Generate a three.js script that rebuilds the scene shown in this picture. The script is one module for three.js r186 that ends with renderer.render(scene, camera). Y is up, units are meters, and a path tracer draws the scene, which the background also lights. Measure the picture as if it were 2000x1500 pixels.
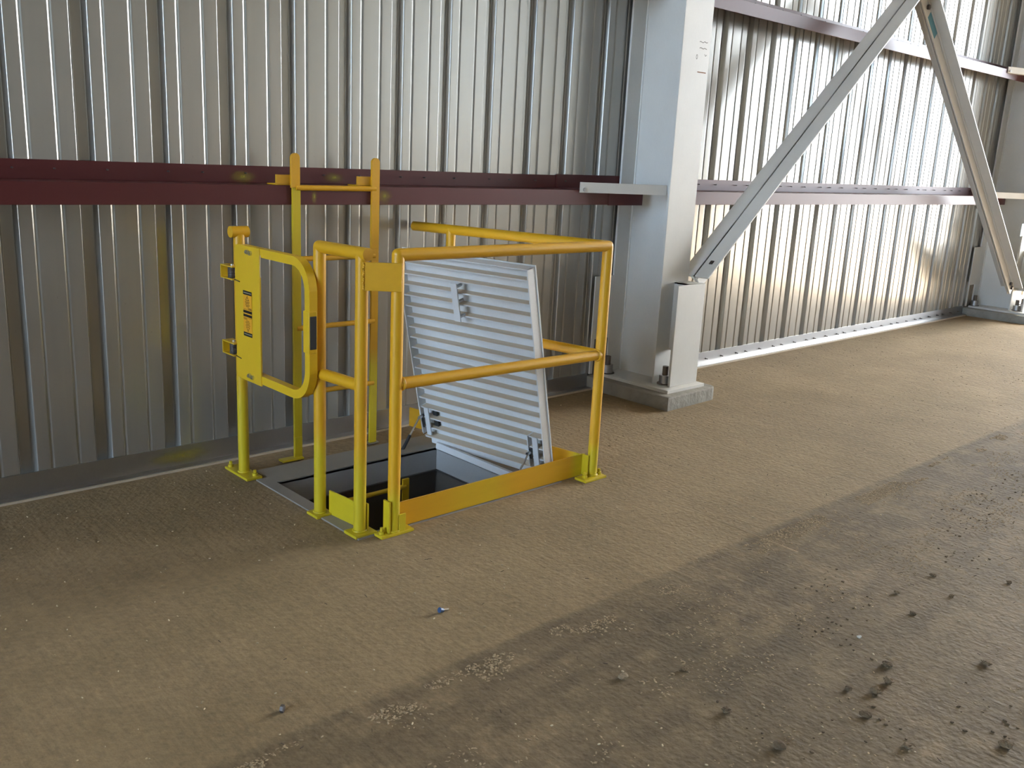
import * as THREE from 'three';
import { mergeGeometries } from 'three/addons/utils/BufferGeometryUtils.js';
import { RoundedBoxGeometry } from 'three/addons/geometries/RoundedBoxGeometry.js';

// ---------------------------------------------------------------- camera, sky, sun, exposure
const scene = new THREE.Scene();
const camera = new THREE.PerspectiveCamera(45.17, 4 / 3, 0.05, 300);
{
  const m = new THREE.Matrix4().makeBasis(
    new THREE.Vector3(0.73314685, 0.04815004, 0.67836367),
    new THREE.Vector3(0.12959667, 0.96931949, -0.2088646),
    new THREE.Vector3(-0.66760797, 0.2410421, 0.70441345));
  camera.quaternion.setFromRotationMatrix(m);
  camera.position.set(0, 1.478, 3.974);
}
scene.add(camera);
{ // hazy daylight sky, bluish away from the sun and whiter towards it; it comes in through the two open shed ends
  const W = 256, H = 128, d = new Float32Array(W * H * 4), sd = new THREE.Vector3(30, 27, 6).normalize(), g = 0.6;
  for (let j = 0; j < H; j++) for (let i = 0; i < W; i++) {
    const up = ((j + 0.5) / H - 0.5) * Math.PI, ro = ((i + 0.5) / W - 0.5) * 2 * Math.PI;
    const c = Math.cos(ro) * Math.cos(up) * sd.x + Math.sin(up) * sd.y + Math.sin(ro) * Math.cos(up) * sd.z;
    const mie = (1 - g * g) / Math.pow(1 + g * g - 2 * g * c, 1.5) * 0.30, k = (j * W + i) * 4;
    d[k] = 0.50 + 1.0 * mie; d[k + 1] = 0.72 + 0.90 * mie; d[k + 2] = 1.02 + 0.72 * mie; d[k + 3] = 1;
  }
  const t = new THREE.DataTexture(d, W, H, THREE.RGBAFormat, THREE.FloatType); t.mapping = THREE.EquirectangularReflectionMapping; t.magFilter = t.minFilter = THREE.LinearFilter; t.needsUpdate = true;
  scene.background = t;
}
const sun = new THREE.DirectionalLight(new THREE.Color(1.0, 0.93, 0.82), 7.0);
sun.position.set(19.5 + 30, 27, 12); sun.target.position.set(19.5, 0, 6);
sun.castShadow = true; sun.shadow.mapSize.set(2048, 2048);
Object.assign(sun.shadow.camera, { left: -35, right: 35, top: 30, bottom: -30, near: 1, far: 90 });
scene.add(sun, sun.target);
const renderer = new THREE.WebGLRenderer({ antialias: true });
renderer.toneMapping = THREE.LinearToneMapping;
renderer.toneMappingExposure = 16.5;
renderer.shadowMap.enabled = true;

// ---------------------------------------------------------------- helpers
let seed = 12345;
const rnd = () => { seed = (seed * 1664525 + 1013904223) >>> 0; return seed / 4294967296; };
const rr = (a, b) => a + (b - a) * rnd();
const V = (x, y, z) => new THREE.Vector3(x, y, z);
const used = {};
function numbered(name) {
  if (!(name in used)) { used[name] = 0; return name; }
  used[name]++; return name + '_' + String(used[name]).padStart(3, '0');
}
function tag(o, label, category, group, kind) {
  o.userData.label = label; if (category) o.userData.category = category;
  if (group) o.userData.group = group; if (kind) o.userData.kind = kind;
  return o;
}
function thing(name, label, category, pos = [0, 0, 0], group) {
  const g = new THREE.Group(); g.name = numbered(name); g.position.set(...pos); scene.add(g);
  return tag(g, label, category, group);
}
// part(): geometry list in WORLD metres, moved into the parent's frame when parent is a plain translated group
function part(name, geos, mat, parent, world = true) {
  const list = Array.isArray(geos) ? geos : [geos];
  let g = list.length > 1 ? mergeGeometries(list.map((q) => q.index ? q.toNonIndexed() : q)) : list[0];
  const m = new THREE.Mesh(g, mat); m.name = name; m.castShadow = m.receiveShadow = true;
  if (parent) {
    if (world) { let o = parent; const off = V(0, 0, 0); while (o && o !== scene) { off.add(o.position); o = o.parent; } g.translate(-off.x, -off.y, -off.z); }
    parent.add(m);
  } else { m.name = numbered(name); scene.add(m); }
  return m;
}
function structure(name, geos, mat, label) { const m = part(name, geos, mat); m.userData.kind = 'structure'; m.userData.label = label; return m; }
const box = (x0, x1, y0, y1, z0, z1) => new THREE.BoxGeometry(x1 - x0, y1 - y0, z1 - z0).translate((x0 + x1) / 2, (y0 + y1) / 2, (z0 + z1) / 2);
const rbox = (x0, x1, y0, y1, z0, z1, r = 0.003) => new RoundedBoxGeometry(x1 - x0, y1 - y0, z1 - z0, 2, r).translate((x0 + x1) / 2, (y0 + y1) / 2, (z0 + z1) / 2);
function cyl(a, b, r, seg = 20, r2 = r) {
  const d = b.clone().sub(a), L = d.length();
  const g = new THREE.CylinderGeometry(r2, r, L, seg, 1).translate(0, L / 2, 0);
  g.applyQuaternion(new THREE.Quaternion().setFromUnitVectors(V(0, 1, 0), d.normalize()));
  return g.translate(a.x, a.y, a.z);
}
const ball = (p, r, s = 16) => new THREE.SphereGeometry(r, s, 10).translate(p.x, p.y, p.z);
function hexNut(p, r, h, axis = V(0, 1, 0)) { return cyl(p, p.clone().addScaledVector(axis, h), r, 6); }
// smooth noise
const P = new Uint8Array(512); { let s = 7; for (let i = 0; i < 256; i++) P[i] = i; for (let i = 255; i > 0; i--) { s = (s * 1664525 + 1013904223) >>> 0; const j = s % (i + 1);[P[i], P[j]] = [P[j], P[i]]; } for (let i = 0; i < 256; i++) P[256 + i] = P[i]; }
const hsh = (i, j) => P[(P[i & 255] + j) & 255] / 255;
function vn(x, y, px = 256, py = 256) {
  const i = Math.floor(x), j = Math.floor(y), f = x - i, g = y - j, u = f * f * (3 - 2 * f), v = g * g * (3 - 2 * g);
  const w = (a, n) => ((a % n) + n) % n;
  const a = hsh(w(i, px), w(j, py)), b = hsh(w(i + 1, px), w(j, py)), c = hsh(w(i, px), w(j + 1, py)), d = hsh(w(i + 1, px), w(j + 1, py));
  return a + (b - a) * u + (c - a) * v + (a - b - c + d) * u * v;
}
const fbm = (x, y, o = 4, px = 256, py = 256) => { let s = 0, a = 0.5, k = 1; for (let n = 0; n < o; n++) { s += a * vn(x * k, y * k, px * k, py * k); a *= 0.5; k *= 2; } return s / (1 - Math.pow(0.5, o)); };
const clamp = (v, a = 0, b = 1) => Math.min(b, Math.max(a, v));
const sst = (a, b, x) => { const t = clamp((x - a) / (b - a)); return t * t * (3 - 2 * t); };
function dataTex(n, fn, srgb, rep = [1, 1]) {      // fn(u,v) -> [r,g,b] 0..1
  const d = new Uint8Array(n * n * 4);
  for (let j = 0; j < n; j++) for (let i = 0; i < n; i++) { const c = fn(i / n, j / n), k = (j * n + i) * 4; d[k] = clamp(c[0]) * 255; d[k + 1] = clamp(c[1]) * 255; d[k + 2] = clamp(c[2]) * 255; d[k + 3] = 255; }
  const t = new THREE.DataTexture(d, n, n); t.wrapS = t.wrapT = THREE.RepeatWrapping; t.magFilter = THREE.LinearFilter; t.minFilter = THREE.LinearMipmapLinearFilter; t.generateMipmaps = true;
  if (srgb) t.colorSpace = THREE.SRGBColorSpace; t.repeat.set(...rep); t.needsUpdate = true; return t;
}
const lin = (r, g, b) => new THREE.Color().setRGB(r, g, b);
const mat = (c, rough, metal = 0, o = {}) => new THREE.MeshStandardMaterial({ color: c, roughness: rough, metalness: metal, ...o });

// ---------------------------------------------------------------- materials
const paintTex = dataTex(512, (u, v) => { const n = 0.93 + 0.10 * (fbm(u * 6, v * 6, 5, 6, 6) - 0.5) + 0.05 * (hsh(u * 512, v * 512) - 0.5); return [n, n, n]; }, false);
const metalBump = dataTex(256, (u, v) => { const n = fbm(u * 24, v * 24, 3, 24, 24); return [n, n, n]; }, false);
const streakTex = dataTex(512, (u, v) => {          // painted sheet steel: faint vertical streaks and dirt freckles
  let n = 0.94 + 0.07 * (fbm(u * 40, v * 3, 3, 40, 3) - 0.5) + 0.06 * (fbm(u * 5, v * 5, 4, 5, 5) - 0.5);
  const s = vn(u * 90, v * 90, 90, 90); if (s > 0.985) n *= 0.8; return [n, n * 0.995, n * 0.985];
}, false);
const sheetMats = [0.98, 1.0, 1.02].map((k) => new THREE.MeshPhysicalMaterial({ color: lin(0.41 * k, 0.395 * k, 0.36 * k), roughness: 0.23, metalness: 0.6, map: streakTex }));
const galv = mat(lin(0.44, 0.43, 0.42), 0.38, 1.0, { map: paintTex, bumpMap: metalBump, bumpScale: 0.0004 });
const redPrimer = new THREE.MeshPhysicalMaterial({ color: lin(0.085, 0.014, 0.014), roughness: 0.45, map: paintTex, ior: 1.4 });
const steelWhite = new THREE.MeshPhysicalMaterial({ color: lin(0.66, 0.645, 0.60), roughness: 0.42, map: paintTex, ior: 1.5 });
const yellow = new THREE.MeshPhysicalMaterial({ color: 0xffffff, vertexColors: true, roughness: 0.34, ior: 1.5, map: paintTex });
const lemon = new THREE.MeshPhysicalMaterial({ color: lin(0.70, 0.43, 0.014), roughness: 0.36, map: paintTex });
const ORANGE = [0.66, 0.345, 0.012], LEMON = [0.58, 0.44, 0.016];
const rubber = mat(lin(0.02, 0.02, 0.02), 0.7);
const darkSteel = mat(lin(0.10, 0.085, 0.075), 0.45, 0.6);
const zinc = mat(lin(0.6, 0.6, 0.6), 0.3, 1);
const rustyBolt = mat(lin(0.13, 0.105, 0.085), 0.6, 0.4);
const alu = new THREE.MeshPhysicalMaterial({ color: lin(0.72, 0.72, 0.71), roughness: 0.45, metalness: 0.0, map: paintTex });
const aluDusty = mat(lin(0.64, 0.53, 0.40), 0.8);
const frameGrey = mat(lin(0.29, 0.26, 0.22), 0.65, 0, { map: paintTex });
const padMat = mat(lin(0.36, 0.335, 0.285), 0.9, 0, { map: dataTex(512, (u, v) => { const n = 0.8 + 0.35 * (fbm(u * 8, v * 8, 5, 8, 8) - 0.5); return [n, n, n]; }, false), bumpMap: metalBump, bumpScale: 0.004 });
const liningMat = mat(lin(0.34, 0.335, 0.325), 0.55, 0, { map: paintTex });
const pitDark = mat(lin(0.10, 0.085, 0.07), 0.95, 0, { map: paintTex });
const cream = mat(lin(0.55, 0.46, 0.34), 0.8);
const boxUV = (g, s = 1) => {                        // uv in metres by dominant axis
  const q = g.index ? g.toNonIndexed() : g; const p = q.attributes.position, n = q.attributes.normal, uv = new Float32Array(p.count * 2);
  for (let i = 0; i < p.count; i++) { const ax = Math.abs(n.getX(i)), ay = Math.abs(n.getY(i)), az = Math.abs(n.getZ(i)); let a, b; if (ay >= ax && ay >= az) { a = p.getX(i); b = p.getZ(i); } else if (ax >= az) { a = p.getZ(i); b = p.getY(i); } else { a = p.getX(i); b = p.getY(i); } uv[2 * i] = a * s; uv[2 * i + 1] = b * s; }
  q.setAttribute('uv', new THREE.BufferAttribute(uv, 2)); return q;
};
// two coats of yellow: older orange-yellow above, fresh lemon spray near the feet (ragged spray edge)
function twoCoat(g, edge = 0.3, spread = 0.05, flip = false) {
  const q = g.index ? g.toNonIndexed() : g; const p = q.attributes.position, c = new Float32Array(p.count * 3);
  for (let i = 0; i < p.count; i++) {
    const y = p.getY(i) + 0.05 * (vn(p.getX(i) * 40 + 9, p.getZ(i) * 40 + p.getY(i) * 6) - 0.5); let t = clamp((y - edge) / spread + 0.5); if (flip) t = 1 - t;
    for (let k = 0; k < 3; k++) c[3 * i + k] = LEMON[k] + (ORANGE[k] - LEMON[k]) * t;
  }
  q.setAttribute('color', new THREE.BufferAttribute(c, 3)); return q;
}
function pipe(a, b, r = 0.0242, rows = 24) {         // pipe with rings along it so that the two coats can be shown
  const d = b.clone().sub(a), L = d.length(); const g = new THREE.CylinderGeometry(r, r, L, 24, Math.max(1, Math.round(L * rows))).translate(0, L / 2, 0);
  g.applyQuaternion(new THREE.Quaternion().setFromUnitVectors(V(0, 1, 0), d.normalize())); return g.translate(a.x, a.y, a.z);
}

// ---------------------------------------------------------------- the setting
const X0 = -14, X1 = 19.5, ZW = 12, YR = 7.5;
const HX0 = 1.93, HX1 = 2.84, HZ0 = 0.44, HZ1 = 1.15;    // hatch opening in the slab
// floor: dusty concrete. Colour by vertex: tyre tracks along the shed, dust patches. Fine grain by texture.
const floorTex = dataTex(1024, (u, v) => {
  const broom = fbm(u * 220, v * 14, 3, 220, 14), grain = hsh(u * 1024, v * 1024), blot = fbm(u * 7, v * 7, 5, 7, 7);
  let n = 0.80 + 0.07 * (broom - 0.5) + 0.16 * (grain - 0.5) + 0.22 * (blot - 0.5) + 0.30 * (fbm(u * 140, v * 140, 2, 140, 140) - 0.5);
  const sp = vn(u * 300, v * 300, 300, 300); let w = 0; if (sp > 0.965) n += 0.10; if (vn(u * 210 + 50, v * 210, 210, 210) < 0.03) n -= 0.18;
  return [n, n * (0.985 + 0.02 * blot), n * (0.95 + 0.06 * blot)];
}, false, [1 / 2.3, 1 / 2.3]);
const floorBump = dataTex(1024, (u, v) => { const n = 0.2 * fbm(u * 160, v * 30, 3, 160, 30) + 0.8 * fbm(u * 130, v * 130, 4, 130, 130); return [n, n, n]; }, false, [1 / 1.7, 1 / 1.7]);
const floorMat = new THREE.MeshPhysicalMaterial({ vertexColors: true, roughness: 0.8, ior: 1.5, map: floorTex, bumpMap: floorBump, bumpScale: 0.004 });
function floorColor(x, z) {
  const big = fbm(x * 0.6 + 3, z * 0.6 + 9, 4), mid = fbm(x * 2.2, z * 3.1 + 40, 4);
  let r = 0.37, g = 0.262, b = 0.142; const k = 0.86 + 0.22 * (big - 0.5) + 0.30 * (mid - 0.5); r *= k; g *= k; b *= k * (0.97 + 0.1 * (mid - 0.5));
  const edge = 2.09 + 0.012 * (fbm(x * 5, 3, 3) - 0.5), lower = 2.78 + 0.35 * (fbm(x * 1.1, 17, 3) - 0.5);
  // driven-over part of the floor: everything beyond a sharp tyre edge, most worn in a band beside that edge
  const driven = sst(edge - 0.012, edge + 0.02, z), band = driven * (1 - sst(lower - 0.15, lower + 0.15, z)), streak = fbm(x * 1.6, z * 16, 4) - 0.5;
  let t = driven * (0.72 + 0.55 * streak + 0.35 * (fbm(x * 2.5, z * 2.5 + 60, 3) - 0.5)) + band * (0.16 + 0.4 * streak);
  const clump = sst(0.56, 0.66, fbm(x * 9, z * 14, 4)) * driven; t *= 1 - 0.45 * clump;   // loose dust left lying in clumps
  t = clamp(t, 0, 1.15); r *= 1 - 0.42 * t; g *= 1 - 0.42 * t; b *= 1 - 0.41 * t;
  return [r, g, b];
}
function gridFloor(x0, x1, z0, z1, nx, nz, hole) {
  const xs = [], zs = []; for (let i = 0; i <= nx; i++) xs.push(x0 + (x1 - x0) * i / nx); for (let i = 0; i <= nz; i++) zs.push(z0 + (z1 - z0) * i / nz);
  if (hole) { for (const h of [hole[0], hole[1]]) { xs.push(h); } for (const h of [hole[2], hole[3]]) zs.push(h); xs.sort((a, b) => a - b); zs.sort((a, b) => a - b); }
  const p = [], n = [], uv = [], c = [], ix = [];
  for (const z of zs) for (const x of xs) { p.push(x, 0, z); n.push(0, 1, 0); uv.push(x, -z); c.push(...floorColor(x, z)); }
  const w = xs.length;
  for (let j = 0; j < zs.length - 1; j++) for (let i = 0; i < w - 1; i++) {
    const cx = (xs[i] + xs[i + 1]) / 2, cz = (zs[j] + zs[j + 1]) / 2; if (hole && cx > hole[0] && cx < hole[1] && cz > hole[2] && cz < hole[3]) continue;
    const a = j * w + i; ix.push(a, a + w, a + 1, a + 1, a + w, a + w + 1);
  }
  const g = new THREE.BufferGeometry(); g.setAttribute('position', new THREE.Float32BufferAttribute(p, 3)); g.setAttribute('normal', new THREE.Float32BufferAttribute(n, 3)); g.setAttribute('uv', new THREE.Float32BufferAttribute(uv, 2)); g.setAttribute('color', new THREE.Float32BufferAttribute(c, 3)); g.setIndex(ix); return g;
}
const slab = (x0, x1, z0, z1) => { const g = boxUV(box(x0, x1, -0.12, -0.002, z0, z1)); g.setAttribute('color', new THREE.Float32BufferAttribute(new Array(g.attributes.position.count * 3).fill(0.3), 3)); return g; };
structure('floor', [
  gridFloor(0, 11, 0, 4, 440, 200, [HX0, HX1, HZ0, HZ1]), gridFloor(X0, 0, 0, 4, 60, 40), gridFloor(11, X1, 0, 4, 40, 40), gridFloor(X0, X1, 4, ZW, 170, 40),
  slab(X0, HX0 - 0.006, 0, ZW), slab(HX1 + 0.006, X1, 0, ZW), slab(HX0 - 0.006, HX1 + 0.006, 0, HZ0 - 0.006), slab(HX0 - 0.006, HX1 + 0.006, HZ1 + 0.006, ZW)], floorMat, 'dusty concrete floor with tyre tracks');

// ribbed steel wall sheets: each a panel of three ribs, ribs pressed outwards
const PITCH = 0.3048, RIB0 = 1.310;
function sheetProfile() {      // x from rib start, z inwards positive; one period, folds rounded as rolled steel has them
  const c = [[-0.012, 0], [0, 0], [0.012, -0.032], [0.058, -0.032], [0.070, 0], [0.082, 0]], out = [], r = 0.0042;
  for (let i = 1; i < 5; i++) {
    const p = new THREE.Vector2(...c[i]), a = new THREE.Vector2(...c[i - 1]).sub(p).normalize().multiplyScalar(r).add(p), b = new THREE.Vector2(...c[i + 1]).sub(p).normalize().multiplyScalar(r).add(p);
    for (let k = 0; k <= 4; k++) { const t = k / 4; out.push([(1 - t) * (1 - t) * a.x + 2 * t * (1 - t) * p.x + t * t * b.x, (1 - t) * (1 - t) * a.y + 2 * t * (1 - t) * p.y + t * t * b.y]); }
  }
  for (const s of [0.118, 0.226]) for (let k = 0; k <= 10; k++) out.push([s + 0.020 * k / 10, -0.0021 * (1 - Math.cos(2 * Math.PI * k / 10))]);
  return out;
}
function sheet(x0, n, y0, y1) {
  const pts = []; for (let k = 0; k < n; k++) for (const [x, z] of sheetProfile()) pts.push([x0 + k * PITCH + x, z]); pts.push([x0 + n * PITCH - 0.0042, 0]);
  const p = [], uv = [], ix = [];
  pts.forEach(([x, z], i) => { p.push(x, y0, z, x, y1, z); uv.push(x, y0 / 2, x, y1 / 2); if (i) { const a = 2 * i - 2; ix.push(a, a + 2, a + 3, a, a + 3, a + 1); } });
  const g = new THREE.BufferGeometry(); g.setAttribute('position', new THREE.Float32BufferAttribute(p, 3)); g.setAttribute('uv', new THREE.Float32BufferAttribute(uv, 2)); g.setIndex(ix); g.computeVertexNormals();
  const bk = new THREE.PlaneGeometry(n * PITCH, y1 - y0).rotateY(Math.PI).translate(x0 + n * PITCH / 2, (y0 + y1) / 2, -0.04);
  return mergeGeometries([g, bk]);
}
{
  const wall = new THREE.Group(); wall.name = 'wall_back'; scene.add(wall); wall.userData = { kind: 'structure', label: 'ribbed light grey sheet steel wall' };
  const w3 = 3 * PITCH, proto = sheet(0, 3, 0, YR);
  for (let k = 0; k < 44; k++) {
    const x = RIB0 - 17 * w3 + k * w3; if (x + w3 < X0 || x > X1) continue;
    const m = new THREE.Mesh(proto, sheetMats[(k * 7) % 3]); m.name = k ? 'sheet_panel_' + String(k).padStart(3, '0') : 'sheet_panel'; m.position.x = x; m.castShadow = m.receiveShadow = true; wall.add(m);
  }
  const front = new THREE.Group(); front.name = 'wall_front'; scene.add(front); front.userData = { kind: 'structure', label: 'far ribbed sheet steel wall behind the camera' };
  for (let k = 0; k < 40; k++) { const x = X0 + k * w3; if (x > X1) break; const m = new THREE.Mesh(proto, sheetMats[k % 3]); m.name = 'sheet_panel_' + String(k).padStart(3, '0'); m.position.set(x + w3, 0, ZW); m.rotation.y = Math.PI; m.castShadow = m.receiveShadow = true; front.add(m); }
}
const plainSheet = sheetMats[1];
const endWall = (x, za, zb, h) => [boxUV(box(x - 0.05, x + 0.05, 0, YR, -0.05, za)), boxUV(box(x - 0.05, x + 0.05, 0, YR, zb, ZW + 0.05)), boxUV(box(x - 0.05, x + 0.05, h, YR, za, zb))];
structure('wall_right', endWall(X1, 1.0, 8.2, 7.2), plainSheet, 'end wall with an open truck doorway');
structure('wall_left', endWall(X0, 0.3, 7.0, 7.2), plainSheet, 'end wall with an open truck doorway');
structure('ceiling', boxUV(box(X0, X1, YR, YR + 0.1, -0.05, ZW + 0.05)), plainSheet, 'sheet steel roof');
{
  const gm = mat(lin(0.40, 0.37, 0.32), 0.95);
  structure('ground_yard', [box(X1, 90, -0.2, -0.01, -50, 60), box(-90, X0, -0.2, -0.01, -50, 60)], gm, 'gravel yard outside both open ends');
}
// galvanised base angle with screws, and the pale sealant strip at its foot
{
  const bb = new THREE.Group(); bb.name = 'baseboard_back'; scene.add(bb); bb.userData = { kind: 'structure', label: 'galvanised base angle along the foot of the wall' };
  part('base_angle', [boxUV(box(X0, 4.44, 0.012, 0.104, 0.001, 0.005)), boxUV(box(4.97, 10.54, 0.012, 0.104, 0.001, 0.005)), boxUV(box(11.06, X1, 0.012, 0.104, 0.001, 0.005)), boxUV(box(X0, 4.44, 0.010, 0.014, 0.001, 0.05)), boxUV(box(4.97, 10.54, 0.010, 0.014, 0.001, 0.05))], galv, bb);
  const sg = mergeGeometries([new THREE.CylinderGeometry(0.003, 0.003, 0.022, 6).rotateX(Math.PI / 2).translate(0, 0, 0.012), new THREE.CylinderGeometry(0.007, 0.007, 0.003, 8).rotateX(Math.PI / 2).translate(0, 0, 0.0025)]);
  let k = 0; for (let x = 5.1; x < 10.4; x += (k % 3 === 1 ? 0.13 : 0.2)) { const s = new THREE.Mesh(sg, darkSteel); s.name = 'screw' + (k ? '_' + String(k).padStart(3, '0') : ''); k++; s.position.set(x, 0.052, 0.005); s.castShadow = true; bb.add(s); }
  structure('trim_1', [box(X0, 4.44, 0.0005, 0.010, 0.03, 0.055), box(4.97, 10.54, 0.0005, 0.010, 0.03, 0.055)], cream, 'pale sealant strip at the foot of the wall');
}

// ---------------------------------------------------------------- girts
function girt(x0, x1, y, label) {      // Z section: y is the web top, inner flange hangs down at z 0.2
  const g = thing('wall_girt', label, 'girt', [(x0 + x1) / 2, y, 0]);
  part('outer_flange', boxUV(rbox(x0, x1, y, y + 0.075, 0.001, 0.005, 0.0015)), redPrimer, g);
  part('web', boxUV(rbox(x0, x1, y - 0.004, y, 0.003, 0.2, 0.0015)), redPrimer, g);
  part('inner_flange', boxUV(rbox(x0, x1, y - 0.086, y, 0.196, 0.201, 0.002)), redPrimer, g);
  return g;
}
const lowerY = 1.296, upperY = 2.536;
const gA = girt(X0, 4.30, lowerY, 'dark red wall girt running behind the yellow ladder');
const gB = girt(4.90, 10.68, lowerY, 'lower dark red wall girt behind the diagonal braces');
const gC = girt(4.90, 10.68, upperY, 'upper dark red wall girt crossing the top of the white braces');
girt(X0, 4.60, upperY, 'upper dark red wall girt above the frame, over the ladder');
girt(11.0, X1, lowerY, 'lower dark red girt past the far column'); girt(11.0, X1, upperY, 'upper dark red girt past the far column');
{
  const g = thing('girt_splice', 'short dark red splice channel lapping the girt beside the white column', 'girt', [4.4, lowerY, 0]);
  part('outer_flange', boxUV(box(4.04, 4.62, lowerY + 0.001, lowerY + 0.081, 0.006, 0.011)), redPrimer, g);
  part('web', boxUV(box(4.04, 4.62, lowerY + 0.0005, lowerY + 0.004, 0.006, 0.206)), redPrimer, g);
  part('inner_flange', boxUV(box(4.3, 4.62, lowerY - 0.089, lowerY + 0.003, 0.201, 0.206)), redPrimer, g);
}
{
  const sg = mergeGeometries([new THREE.CylinderGeometry(0.0028, 0.0028, 0.02, 6).rotateX(Math.PI / 2).translate(0, 0, 0.01)]);
  const put = (g, xs, y) => xs.forEach((x, k) => { const s = new THREE.Mesh(sg, darkSteel); s.name = 'screw' + (k ? '_' + String(k).padStart(3, '0') : ''); s.position.set(x - g.position.x, y - g.position.y, 0.005); s.castShadow = true; g.add(s); });
  put(gB, Array.from({ length: 26 }, (_, k) => 5.05 + k * 0.2032 + (k % 3 === 1 ? 0.05 : 0)), lowerY + 0.042);
  put(gC, Array.from({ length: 26 }, (_, k) => 5.05 + k * 0.2032 + (k % 3 === 1 ? 0.05 : 0)), upperY + 0.05);
  put(gA, Array.from({ length: 20 }, (_, k) => 0.2 + k * 0.2032 + (k % 3 === 1 ? 0.05 : 0)), lowerY + 0.042);
}
// overspray of yellow paint on girt and base angle: soft-edged paint, given as thin films with a cut-out map
function sprayTex(fx, fy) {
  const n = 128, d = new Uint8Array(n * n * 4);
  for (let j = 0; j < n; j++) for (let i = 0; i < n; i++) { const u = (i / n - 0.5) * 2, v = (j / n - 0.5) * 2; const r = Math.hypot(u * fx, v * fy) + 0.5 * (fbm(i / 20, j / 20, 3) - 0.5); const a = clamp(1 - r) * (0.55 + 0.9 * (hsh(i, j) - 0.5) * 0.5); const k = (j * n + i) * 4; d[k] = d[k + 1] = d[k + 2] = 255 * clamp(a * 0.95); d[k + 3] = 255; }
  const t = new THREE.DataTexture(d, n, n); t.magFilter = THREE.LinearFilter; t.needsUpdate = true; return t;
}
const sprayMat = new THREE.MeshStandardMaterial({ color: lin(0.42, 0.33, 0.03), roughness: 0.7, alphaMap: sprayTex(1, 1), transparent: true, depthWrite: false });
function overspray(parent, x, y, z, w, h) { const g = new THREE.PlaneGeometry(w, h).translate(x, y, z); part('overspray', g, sprayMat, parent); }
overspray(scene.getObjectByName('baseboard_back'), 1.68, 0.055, 0.0058, 0.30, 0.075); overspray(gA, 2.02, lowerY + 0.025, 0.0065, 0.13, 0.06); overspray(gA, 2.27, lowerY - 0.05, 0.2025, 0.03, 0.08); overspray(gA, 2.66, lowerY - 0.045, 0.2025, 0.09, 0.075); overspray(gA, 2.50, lowerY + 0.03, 0.0065, 0.12, 0.05);

// ---------------------------------------------------------------- columns
const anchor = (parent, x, y, z, label) => { const b = part('anchor_bolt', [cyl(V(x, y, z), V(x, y + 0.115, z), 0.019, 14), cyl(V(x, y, z), V(x, y + 0.006, z), 0.048, 20)], rustyBolt, parent); part('nut', hexNut(V(x, y + 0.006, z), 0.039, 0.052), galv, b); return b; };
function plateWithHole(x0, x1, y0, y1, hx0, hx1, hy0, hy1, z0, z1) {
  const s = new THREE.Shape([[x0, y0], [hx0, y0], [hx0, hy1], [hx1, hy1], [hx1, y0], [x1, y0], [x1, y1], [x0, y1]].map(([a, b]) => new THREE.Vector2(a, b)));
  return new THREE.ExtrudeGeometry(s, { depth: z1 - z0, bevelEnabled: false }).translate(0, 0, z0);
}
function column(xc, label, padLabel) {
  const pad = part('column_pad', (() => { const s = new THREE.Shape(); const a = xc - 0.287, b = xc + 0.228; s.moveTo(a, 0.04); s.lineTo(a, -0.67); s.lineTo(b - 0.05, -0.655); s.quadraticCurveTo(b, -0.65, b, -0.60); s.lineTo(b, 0.04); s.closePath(); return boxUV(new THREE.ExtrudeGeometry(s, { depth: 0.075, bevelEnabled: true, bevelSize: 0.008, bevelThickness: 0.008, bevelSegments: 2 }).rotateX(-Math.PI / 2).translate(0, 0.0015, 0), 2); })(), padMat);
  tag(pad, padLabel, 'concrete pad');
  const y0 = 0.083;
  const c = thing('steel_column', label, 'column', [xc, y0, 0.3]);
  part('base_plate', boxUV(rbox(xc - 0.222, xc + 0.16, y0, y0 + 0.022, 0.03, 0.612, 0.003)), steelWhite, c);
  const yb = y0 + 0.022, yt = YR - 0.01;
  part('outer_flange', boxUV(rbox(xc - 0.137, xc + 0.137, yb, yt, 0.02, 0.036, 0.003)), steelWhite, c);
  part('web', boxUV(box(xc - 0.006, xc + 0.006, yb, yt, 0.036, 0.412)), steelWhite, c);
  part('weld', [cyl(V(xc - 0.006, yb, 0.037), V(xc - 0.006, yt, 0.037), 0.008, 8)], steelWhite, c);
  part('inner_flange', boxUV(rbox(xc - 0.137, xc + 0.137, yb, yt, 0.412, 0.428, 0.003)), steelWhite, c);
  // base stub in front of the inner flange: its own flange and a short web with a hand hole over the anchor bolts
  part('stub_flange', boxUV(rbox(xc - 0.14, xc + 0.14, yb, 0.745, 0.545, 0.562, 0.003)), steelWhite, c);
  part('stub_web', [boxUV(box(xc - 0.006, xc + 0.006, 0.31, 0.745, 0.428, 0.545))], steelWhite, c);
  part('stub_cap', boxUV(box(xc - 0.006, xc + 0.14, 0.737, 0.745, 0.428, 0.545)), steelWhite, c);
  // gusset plate beside the outer flange, cut out over its anchor bolt
  part('gusset_plate', boxUV(plateWithHole(xc - 0.31, xc - 0.137, yb, 0.745, xc - 0.285, xc - 0.145, yb, 0.335, 0.026, 0.036)), steelWhite, c);
  anchor(c, xc - 0.085, yb, 0.478); anchor(c, xc + 0.085, yb, 0.478); anchor(c, xc - 0.18, yb, 0.075);
  return c;
}
const col1 = column(4.737, 'white steel column standing beside the hatch railing', 'concrete pad under the white column beside the hatch railing');
const col2 = column(10.833, 'far white steel column at the right edge of the picture', 'concrete pad under the far column at the right edge');
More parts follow.
